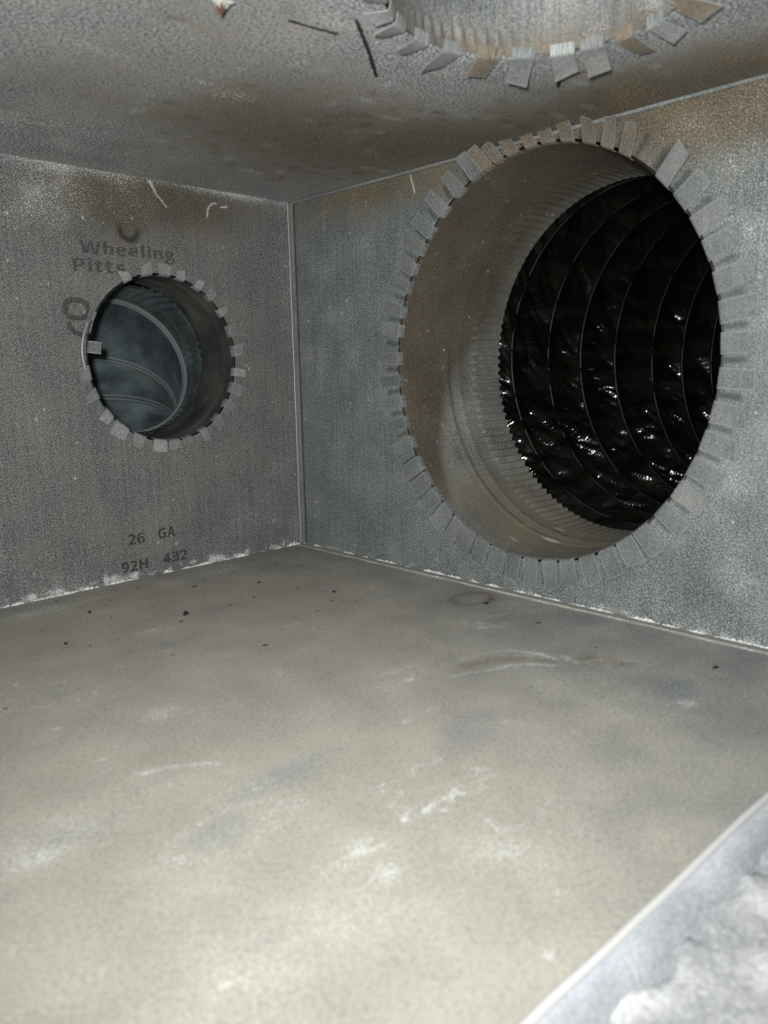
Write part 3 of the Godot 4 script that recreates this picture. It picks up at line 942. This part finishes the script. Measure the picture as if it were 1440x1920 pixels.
func build_small_collar():
	var t := thing("duct_collar", "small round duct collar in the left wall with sheared square tabs", "duct collar", Transform3D(Basis(), SMALL_C), "snipped duct collars")
	var tex := dull_texture(251, Vector2(0.474, 0.07), Vector3(74, 74, 70))
	put("sleeve", sleeve(SMALL_R, 0.068, 180, 20, small_shape), metal(tex, 0.8, 0.3, 0.015), t)
	var n := 0
	for q in [[5, 8], [20, 7.5], [35, 7], [49, 7], [61, 7], [75, 6.5], [88, 8], [102, 8.5], [116, 8], [188, 9.5], [202, 11], [217, 10], [230, 11], [245, 11], [260, 10], [271, 8], [282, 6], [297, 9.5], [311, 9], [325, 8.5], [338, 9], [351, 9.5]]:
		var a: float = deg_to_rad(q[0] + rng.randf_range(-1.0, 1.0))
		var wide := 0.0056 if q[0] > 185 and q[0] < 265 else 0.0044
		put("tab", tab(SMALL_R, a, wide * rng.randf_range(0.9, 1.3), q[1] * 0.00118, rng.randf_range(0.04, 0.2), rng.randf_range(-0.15, 0.2), rng.randf_range(0.62, 1.15), rng.randf_range(-0.002, 0.002), M[["tab", "tab_light", "tab_light", "tab_bright"][rng.randi() % 4]], rng.randf_range(-0.001, 0.001), rng.randf_range(-0.5, 0.5)), null, t, n)
		n += 1
	for q in [[152.0, 0.010, 0.55, 0.4], [160.0, 0.008, 1.1, 0.6]]:
		var o := put("tab", tab(SMALL_R, deg_to_rad(q[0]), 0.0045, q[1], q[2], q[3], 0.9, 0.0, M.bright_edge), null, t, n)
		tag(o, "shiny bent tab catching the light")
		n += 1
	var bent := put("tab", tab(SMALL_R, deg_to_rad(172.0), 0.005, 0.013, 2.5, 0.5, 0.9, 0.001, M.tab_dull), null, t, n)
	tag(bent, "tab folded inward across the mouth")
	# the rim strip that sprang loose between the last tabs
	var strip := PackedVector3Array()
	for i in 14:
		var a := deg_to_rad(lerpf(157.0, 186.0, i / 13.0))
		strip.append(Vector3(cos(a) * (SMALL_R.x + 0.0045 + 0.002 * sin(i / 13.0 * PI)), sin(a) * (SMALL_R.y + 0.0035), 0.0022 + 0.0015 * sin(i / 13.0 * PI)))
	put("sprung_strip", tube(strip, 0.0012, 6), M.bright_edge, t)


func build_elbow():
	var t := thing("duct_elbow", "dark round metal elbow turning down behind the small opening", "duct elbow", Transform3D(Basis(), SMALL_C + Vector3(0, 0, -0.055)))
	var psi := -1.4395
	var d := Vector3(cos(psi), sin(psi), 0)
	var f := Vector3(0, 0, -1)
	var s := f.cross(d)
	var R := 0.0896
	var piv := d * R + Vector3(0, 0, -0.0123)
	var dust := Vector3(98, 102, 102)
	var rings := []                                     # [angle along the bend]
	var tex := []
	for k in 4:
		tex.append(metal(dull_texture(261 + k * 7, Vector2(0.45, 0.06), Vector3(82, 92, 93)), 0.75, 0.3, 0.015))
	# crimped end inside the sleeve
	var st := begin()
	var P := PackedVector3Array()
	var U := PackedVector2Array()
	var nu := 320
	for i in nu + 1:
		var a := TAU * i / nu
		for j in 13:
			var k := j / 12.0
			var w := (0.0009 + 0.0005 * sin(a * 7.0)) * sin(a * 54.0 + 1.6 * sin(a * 5.0) + 4.0 * k * sin(a * 3.0)) * (1.0 - smoothstep(0.62, 0.95, k))
			var r := 0.0722 + w - 0.001 * (1.0 - k)
			var e := -d * cos(0.336 * k * k) + f * sin(0.336 * k * k)
			var cen: Vector3 = piv + R * e if k > 0.3 else Vector3.ZERO
			# straight for the first part, then leaning into the bend
			var lean: float = 0.336 * clampf((k - 0.35) / 0.65, 0.0, 1.0)
			e = -d * cos(lean) + f * sin(lean)
			cen = piv + R * e + Vector3(0, 0, 0.0123) * (1.0 - clampf(k / 0.35, 0.0, 1.0)) + Vector3(0, 0, 0.0007 * sin(a * 42.0)) * (1.0 - k)
			P.append(cen + r * (cos(a) * e + sin(a) * s))
			U.append(Vector2(float(i) / nu, k))
	sheet(st, nu + 1, 13, P, U)
	put("crimped_end", finish(st), tex[0], t)
	var angles := [0.336, 0.946, 1.264, 1.57]
	for g in 3:
		var gs := begin()
		var G := PackedVector3Array()
		var V := PackedVector2Array()
		for i in 97:
			var a := TAU * i / 96.0
			var ends := []
			for w in 2:
				var e: Vector3 = -d * cos(angles[g + w]) + f * sin(angles[g + w])
				ends.append(piv + R * e + 0.0722 * (cos(a) * e + sin(a) * s))
			for j in 9:
				G.append(ends[0].lerp(ends[1], j / 8.0))
				V.append(Vector2(i / 96.0, j / 8.0))
		sheet(gs, 97, 9, G, V)
		put("gore", finish(gs), tex[g + 1], t, g)
	var seam := plain(Color(0.15, 0.165, 0.17), 0.7, 0.25)
	for g in 3:
		for off in [-1.0, 1.0]:
			var ring := PackedVector3Array()
			for i in 96:
				var a := TAU * i / 96.0
				var e: Vector3 = -d * cos(angles[g]) + f * sin(angles[g])
				ring.append(piv + R * e + 0.0713 * (cos(a) * e + sin(a) * s) + e.cross(s) * off * 0.0021)
			put("seam_bead", tube(ring, 0.0019, 8, true), seam, t, g * 2 + (1 if off > 0 else 0))
	# the pipe going on down
	var e2: Vector3 = -d * cos(1.57) + f * sin(1.57)
	var ps := begin()
	var Q := PackedVector3Array()
	var W := PackedVector2Array()
	for i in 97:
		var a := TAU * i / 96.0
		for j in 13:
			Q.append(piv + R * e2 + 0.0722 * (cos(a) * e2 + sin(a) * s) + d * 0.3 * (j / 12.0))
			W.append(Vector2(i / 96.0, j / 3.0))
	sheet(ps, 97, 13, Q, W)
	put("down_pipe", finish(ps), tex[1], t)
	for k in 2:
		var e: Vector3 = -d * cos(0.43 + 0.3 * k) + f * sin(0.43 + 0.3 * k)
		var a := 1.05 + 0.15 * k
		var rv := SphereMesh.new()
		rv.radius = 0.0024
		rv.height = 0.003
		rv.radial_segments = 10
		rv.rings = 5
		var o := put("rivet", rv, M.crumb_brown if k == 0 else seam, t, k)
		o.position = piv + R * e + 0.0712 * (cos(a) * e + sin(a) * s)


func top_shape(a: float, d: float) -> float:
	var c := clampf((d - 0.003) / 0.002, 0.0, 1.0) * clampf((0.013 - d) / 0.003, 0.0, 1.0) * clampf(2.0 - absf(a - 5.05) / 0.3, 0.0, 1.0)
	return c * (0.0010 * sin(a * 62.0)) - 0.0006 * bump(d, 0.03, 0.004)


func build_top_collar():
	var t := thing("duct_collar", "round duct collar overhead in the ceiling with bent hanging tabs", "duct collar", Transform3D(Basis(Vector3.RIGHT, Vector3(0, 0, 1), Vector3(0, -1, 0)), TOP_C), "snipped duct collars")
	var s := StainsAndShade.new(Vector2.ZERO, Vector2(0.452, 0.2))
	for k in 22:
		s.blob(0, lerpf(0.0, 0.452, k / 21.0), 0.0, 0.04, 0.016, 0.3)
	for k in 8:
		s.blob(0, rng.randf() * 0.452, 0.06, 0.003, 0.05, 0.45)
	for k in 30:
		s.blob(1, rng.randf() * 0.452, rng.randf() * 0.09, 0.012, 0.008, 0.4)
	s.blob(0, 0.452 * 311.0 / 360.0, 0.05, 0.004, 0.022, 1.0)
	var tex := metal_texture(s, 0.5, 281, Vector3(126, 127, 124), Vector3(108, 92, 74), 0.3, 0.16, 0.12)
	put("sleeve", sleeve(TOP_R, 0.2, 372, 60, top_shape), metal(tex, 0.7, 0.3, 0.02), t)
	var n := 0
	# angle from +x towards +z; the far side, towards the corner, is the one in view
	for q in [[3, 28, 0.10], [18, 23, 0.3], [348, 29, 0.18], [335, 29, 0.22], [318, 28, 0.3], [302, 25, 0.2], [284, 24, 0.16], [266, 19, 0.12], [249, 16, 0.12], [237, 15, 0.12], [222, 13, 0.1], [206, 13, 0.1], [190, 14, 0.1], [36, 20, 0.2], [50, 20, 0.2], [66, 20, 0.2], [84, 20, 0.2], [102, 20, 0.2], [120, 20, 0.2], [138, 20, 0.2], [156, 20, 0.2], [173, 20, 0.2]]:
		var a := deg_to_rad(q[0])
		var kind: String = ["tab_bright", "tab_bright", "tab_light", "tab_rusty"][rng.randi() % 4]
		put("tab", tab(TOP_R, a, 0.0062 * rng.randf_range(0.85, 1.1), q[1] * 0.00072, q[2] + rng.randf_range(-0.05, 0.08), rng.randf_range(-0.2, 0.25), rng.randf_range(0.9, 1.12), rng.randf_range(-0.002, 0.002), M[kind], rng.randf_range(-0.0016, 0.0016), rng.randf_range(-0.5, 0.5)), null, t, n)
		n += 1


# ---------------------------------------------------------------- the black flexible duct

func duct_axis(s: float) -> Array:
	# straight out of the collar, then bending towards +z; local axes of the collar: x = world z, depth = world x
	var straight := 0.06
	var R := 0.62
	if s < straight:
		return [Vector3(s, 0, 0), Vector3(1, 0, 0), Vector3(0, 0, 1)]
	var a := (s - straight) / R
	return [Vector3(straight + R * sin(a), -0.02 * a * a, R * (1.0 - cos(a))), Vector3(cos(a), 0, sin(a)), Vector3(-sin(a), 0, cos(a))]


# the winding is uneven: stretched here, bunched there
func coil(s: float) -> float:
	return s + 0.006 * sin(s * 17.0 + 0.6) + 0.003 * sin(s * 41.0)


func build_flexible_duct():
	var t := thing("flexible_duct", "glossy black plastic flexible duct with a spiral wire beyond the large collar", "flexible duct", Transform3D(Basis(), BIG_C + Vector3(0.118, 0, 0)))
	var nu := 600
	var nv := 520
	var length := 1.05
	var pitch := 0.046
	var n1 := noise(401, 1.0, FastNoiseLite.TYPE_SIMPLEX_SMOOTH, 2)
	var n2 := noise(402, 1.0, FastNoiseLite.TYPE_SIMPLEX_SMOOTH, 2)
	var n3 := noise(403, 3.0, FastNoiseLite.TYPE_SIMPLEX_SMOOTH, 4)
	var n4 := noise(404, 1.0)
	var P := PackedVector3Array()
	var K := PackedColorArray()
	for i in nu + 1:
		var a := TAU * i / nu
		for j in nv + 1:
			var s := length * j / nv
			var ax := duct_axis(s)
			var ph := fposmod(coil(s) / pitch - a / TAU, 1.0)
			var sag := pow(sin(ph * PI), 0.85)
			# wrinkles run slantwise from wire to wire
			var tw := a - s * 8.0
			var ct := cos(tw)
			var sn := sin(tw)
			var slack := clampf(0.75 + 1.2 * n3.get_noise_3d(cos(a) * 1.7, sin(a) * 1.7, s * 5.0 + 9.0), 0.05, 1.3) * clampf(0.4 - 0.9 * cos(a - 0.42), 0.08, 1.25) * clampf(1.25 - 1.9 * s, 0.25, 1.1)
			var w := n1.get_noise_3d(ct * 3.0, sn * 3.0, s * 5.0)
			var w2 := n2.get_noise_3d(ct * 5.5, sn * 5.5, s * 7.0)
			var w3 := n4.get_noise_3d(ct * 11.0, sn * 11.0, s * 12.0)
			var crease := pow(maxf(0.0, 1.0 - 2.6 * absf(w2)), 2.0) + 0.7 * pow(maxf(0.0, 1.0 - 2.2 * absf(w3)), 2.0)
			var o := 0.0012 + sag * (0.0075 + 0.004 * w + slack * (0.0018 + 0.008 * w + 0.0062 * crease))
			P.append(ax[0] + ax[2] * (cos(a) * (BIG_R.x + o)) + Vector3(0, sin(a) * (BIG_R.y + o), 0))
			var dirt := clampf(n3.get_noise_3d(cos(a) * 2.2, sin(a) * 2.2, s * 3.0) * 1.3 + 0.2 - sin(a) * 0.3 + s * 0.25, 0.0, 1.0)
			K.append(Color(0.005, 0.005, 0.0052).lerp(Color(0.014, 0.0125, 0.0105), dirt))
	var N := PackedVector3Array()
	var I := PackedInt32Array()
	N.resize(P.size())
	for i in nu + 1:
		for j in nv + 1:
			var du := P[((i + 1) % nu) * (nv + 1) + j] - P[((i - 1 + nu) % nu) * (nv + 1) + j]
			var dv := P[i * (nv + 1) + mini(j + 1, nv)] - P[i * (nv + 1) + maxi(j - 1, 0)]
			N[i * (nv + 1) + j] = dv.cross(du).normalized()
			if i < nu and j < nv:
				var b := i * (nv + 1) + j
				I.append_array(PackedInt32Array([b, b + nv + 1, b + 1, b + 1, b + nv + 1, b + nv + 2]))
	var arrays := []
	arrays.resize(Mesh.ARRAY_MAX)
	arrays[Mesh.ARRAY_VERTEX] = P
	arrays[Mesh.ARRAY_NORMAL] = N
	arrays[Mesh.ARRAY_COLOR] = K
	arrays[Mesh.ARRAY_INDEX] = I
	var tube_mesh := ArrayMesh.new()
	tube_mesh.add_surface_from_arrays(Mesh.PRIMITIVE_TRIANGLES, arrays)
	put("liner", tube_mesh, M.film, t)
	var w := PackedVector3Array()
	var turns := length / pitch
	var steps := int(turns * 90)
	for i in steps:
		var a := TAU * i / 90.0
		var s := a / TAU * pitch
		for fix in 4:                                    # where the uneven winding puts this turn
			s -= coil(s) - a / TAU * pitch
		var ax := duct_axis(s)
		w.append(ax[0] + ax[2] * (cos(a) * (BIG_R.x + 0.0028)) + Vector3(0, sin(a) * (BIG_R.y + 0.0028), 0))
	put("wire_coil", tube(w, 0.0013, 7), M.wire, t)


# ---------------------------------------------------------------- small things

func build_screws():
	for q in [[Vector3(-0.2945, 0.3606, 0.3285), "rusty brown screw tip poking through the ceiling with pale crust", 0.0052]]:
		var t := thing("rusty_screw", q[1], "screw", Transform3D(Basis(Vector3(1, 0, 0), 0.2), q[0]))
		var st := begin()
		var P := PackedVector3Array()
		var U := PackedVector2Array()
		var nz := noise(501, 0.6)
		for i in 17:
			for j in 23:
				var a := TAU * i / 16.0
				var k := j / 22.0
				var r: float = 0.0026 * (1.0 - k * k * 0.85) * (1.0 + 0.18 * sin(k * 40.0 + a) + 0.25 * nz.get_noise_2d(cos(a) * 3.0, j))
				P.append(Vector3(cos(a) * r, -k * q[2], sin(a) * r))
				U.append(Vector2(i, j))
		sheet(st, 17, 23, P, U)
		put("shank", finish(st), M.rust, t)
		put("crust_ring", crust_ring(), M.crust_dim, t)


func crust_ring() -> ArrayMesh:
	var st := begin()
	var nz := noise(511, 0.9)
	var P := PackedVector3Array()
	var U := PackedVector2Array()
	for i in 33:
		var a := TAU * i / 32.0
		for j in 7:
			var k := j / 6.0
			var r := 0.002 + k * (0.0038 + 0.002 * nz.get_noise_2d(cos(a) * 2.0, sin(a) * 2.0))
			P.append(Vector3(cos(a) * r, -0.0018 * (1.0 - k) * (1.0 + nz.get_noise_2d(cos(a) * 4.0 + j, sin(a) * 4.0)) + 0.0004 * k, sin(a) * r))
			U.append(Vector2(i, j))
	sheet(st, 33, 7, P, U)
	return finish(st)


func crumb_mesh(s: int) -> ArrayMesh:
	var nz := noise(s, 0.9)
	var st := begin()
	var P := PackedVector3Array()
	var U := PackedVector2Array()
	for i in 9:
		for j in 5:
			var a := TAU * (i % 8) / 8.0
			var b := PI * j / 4.0
			var v := Vector3(sin(b) * cos(a), cos(b), sin(b) * sin(a))
			v *= 1.0 + 0.55 * nz.get_noise_3dv(v * 1.6)
			P.append(Vector3(v.x * 0.5, maxf(v.y * 0.22 + 0.16, 0.0), v.z * 0.3))
			U.append(Vector2(i, j))
	sheet(st, 9, 5, P, U, -1)
	return finish(st)


func build_debris():
	var shapes := [crumb_mesh(601), crumb_mesh(602), crumb_mesh(603), crumb_mesh(604)]
	var spots := [
		Vector2(-0.281, 0.017), Vector2(-0.275, 0.069), Vector2(-0.225, 0.133), Vector2(-0.319, 0.129), Vector2(-0.177, 0.066), Vector2(-0.187, 0.097),
		Vector2(-0.118, 0.029), Vector2(-0.135, 0.037), Vector2(-0.164, 0.120), Vector2(-0.130, 0.100), Vector2(-0.187, 0.138), Vector2(-0.161, 0.135),
		Vector2(-0.107, 0.116), Vector2(-0.066, 0.077), Vector2(-0.118, 0.141), Vector2(-0.105, 0.175), Vector2(-0.124, 0.193), Vector2(-0.027, 0.121),
		Vector2(-0.063, 0.166), Vector2(-0.055, 0.089), Vector2(-0.224, 0.238), Vector2(-0.180, 0.010), Vector2(-0.237, 0.146), Vector2(-0.159, 0.054),
		Vector2(-0.309, 0.146), Vector2(-0.204, 0.016), Vector2(-0.056, 0.483), Vector2(-0.074, 0.410), Vector2(-0.057, 0.352), Vector2(-0.131, 0.280),
		Vector2(-0.044, 0.293), Vector2(-0.036, 0.057), Vector2(-0.063, 0.137), Vector2(-0.079, 0.059), Vector2(-0.083, 0.129)]
	var sizes := {2: 0.0085, 3: 0.0045, 1: 0.005, 15: 0.006, 4: 0.0045, 20: 0.004, 26: 0.005, 28: 0.004, 9: 0.0045, 30: 0.005}
	var labels := {
		0: "tiny crumb beside the white crust of the left wall, leftmost along that wall",
		1: "flat crumb on the floor to the left of the largest flake",
		2: "largest dark crumb, an elongated flake on the floor below the stamped lettering",
		3: "dark crumb lying alone furthest left on the dusty floor",
		4: "dark crumb between the stamped numbers and the largest flake",
		15: "bold dark crumb lying alone between the corner crumbs and the ring stain",
		17: "crumb beside the floor seam of the right wall, near the corner",
		20: "brownish speck lying alone in the middle of the floor",
		24: "brown crumb just right of the lone leftmost crumb",
		26: "small dark crumb on the floor by the right wall, nearest the flange",
		27: "small crumb to the right of the crescent water mark",
		28: "small crumb between the ring stain and the crescent water mark",
		29: "crumb lying alone on the floor left of the ring stain",
		30: "dark crumb stuck in the ring shaped water stain",
		31: "crumb nearest the back corner, below the vertical seam"}
	for i in spots.size():
		var o := MeshInstance3D.new()
		o.name = numbered("dirt_crumb")
		o.mesh = shapes[i % 4]
		o.material_override = M.crumb_brown if i % 5 == 4 else M.crumb
		var size: float = sizes.get(i, rng.randf_range(0.0018, 0.0034))
		var turn := rng.randf() * TAU if i != 2 else 0.9
		o.transform = Transform3D(Basis(Vector3.UP, turn).scaled_local(Vector3(size, size * 0.8, size * rng.randf_range(0.8, 1.3))), Vector3(spots[i].x, 0.0004, spots[i].y))
		var label: String = labels.get(i, "small dark crumb sprinkled on the dusty floor in front of the back corner")
		tag(o, label, "dirt crumb", "dirt crumbs scattered on the floor")
		add_child(o, true)
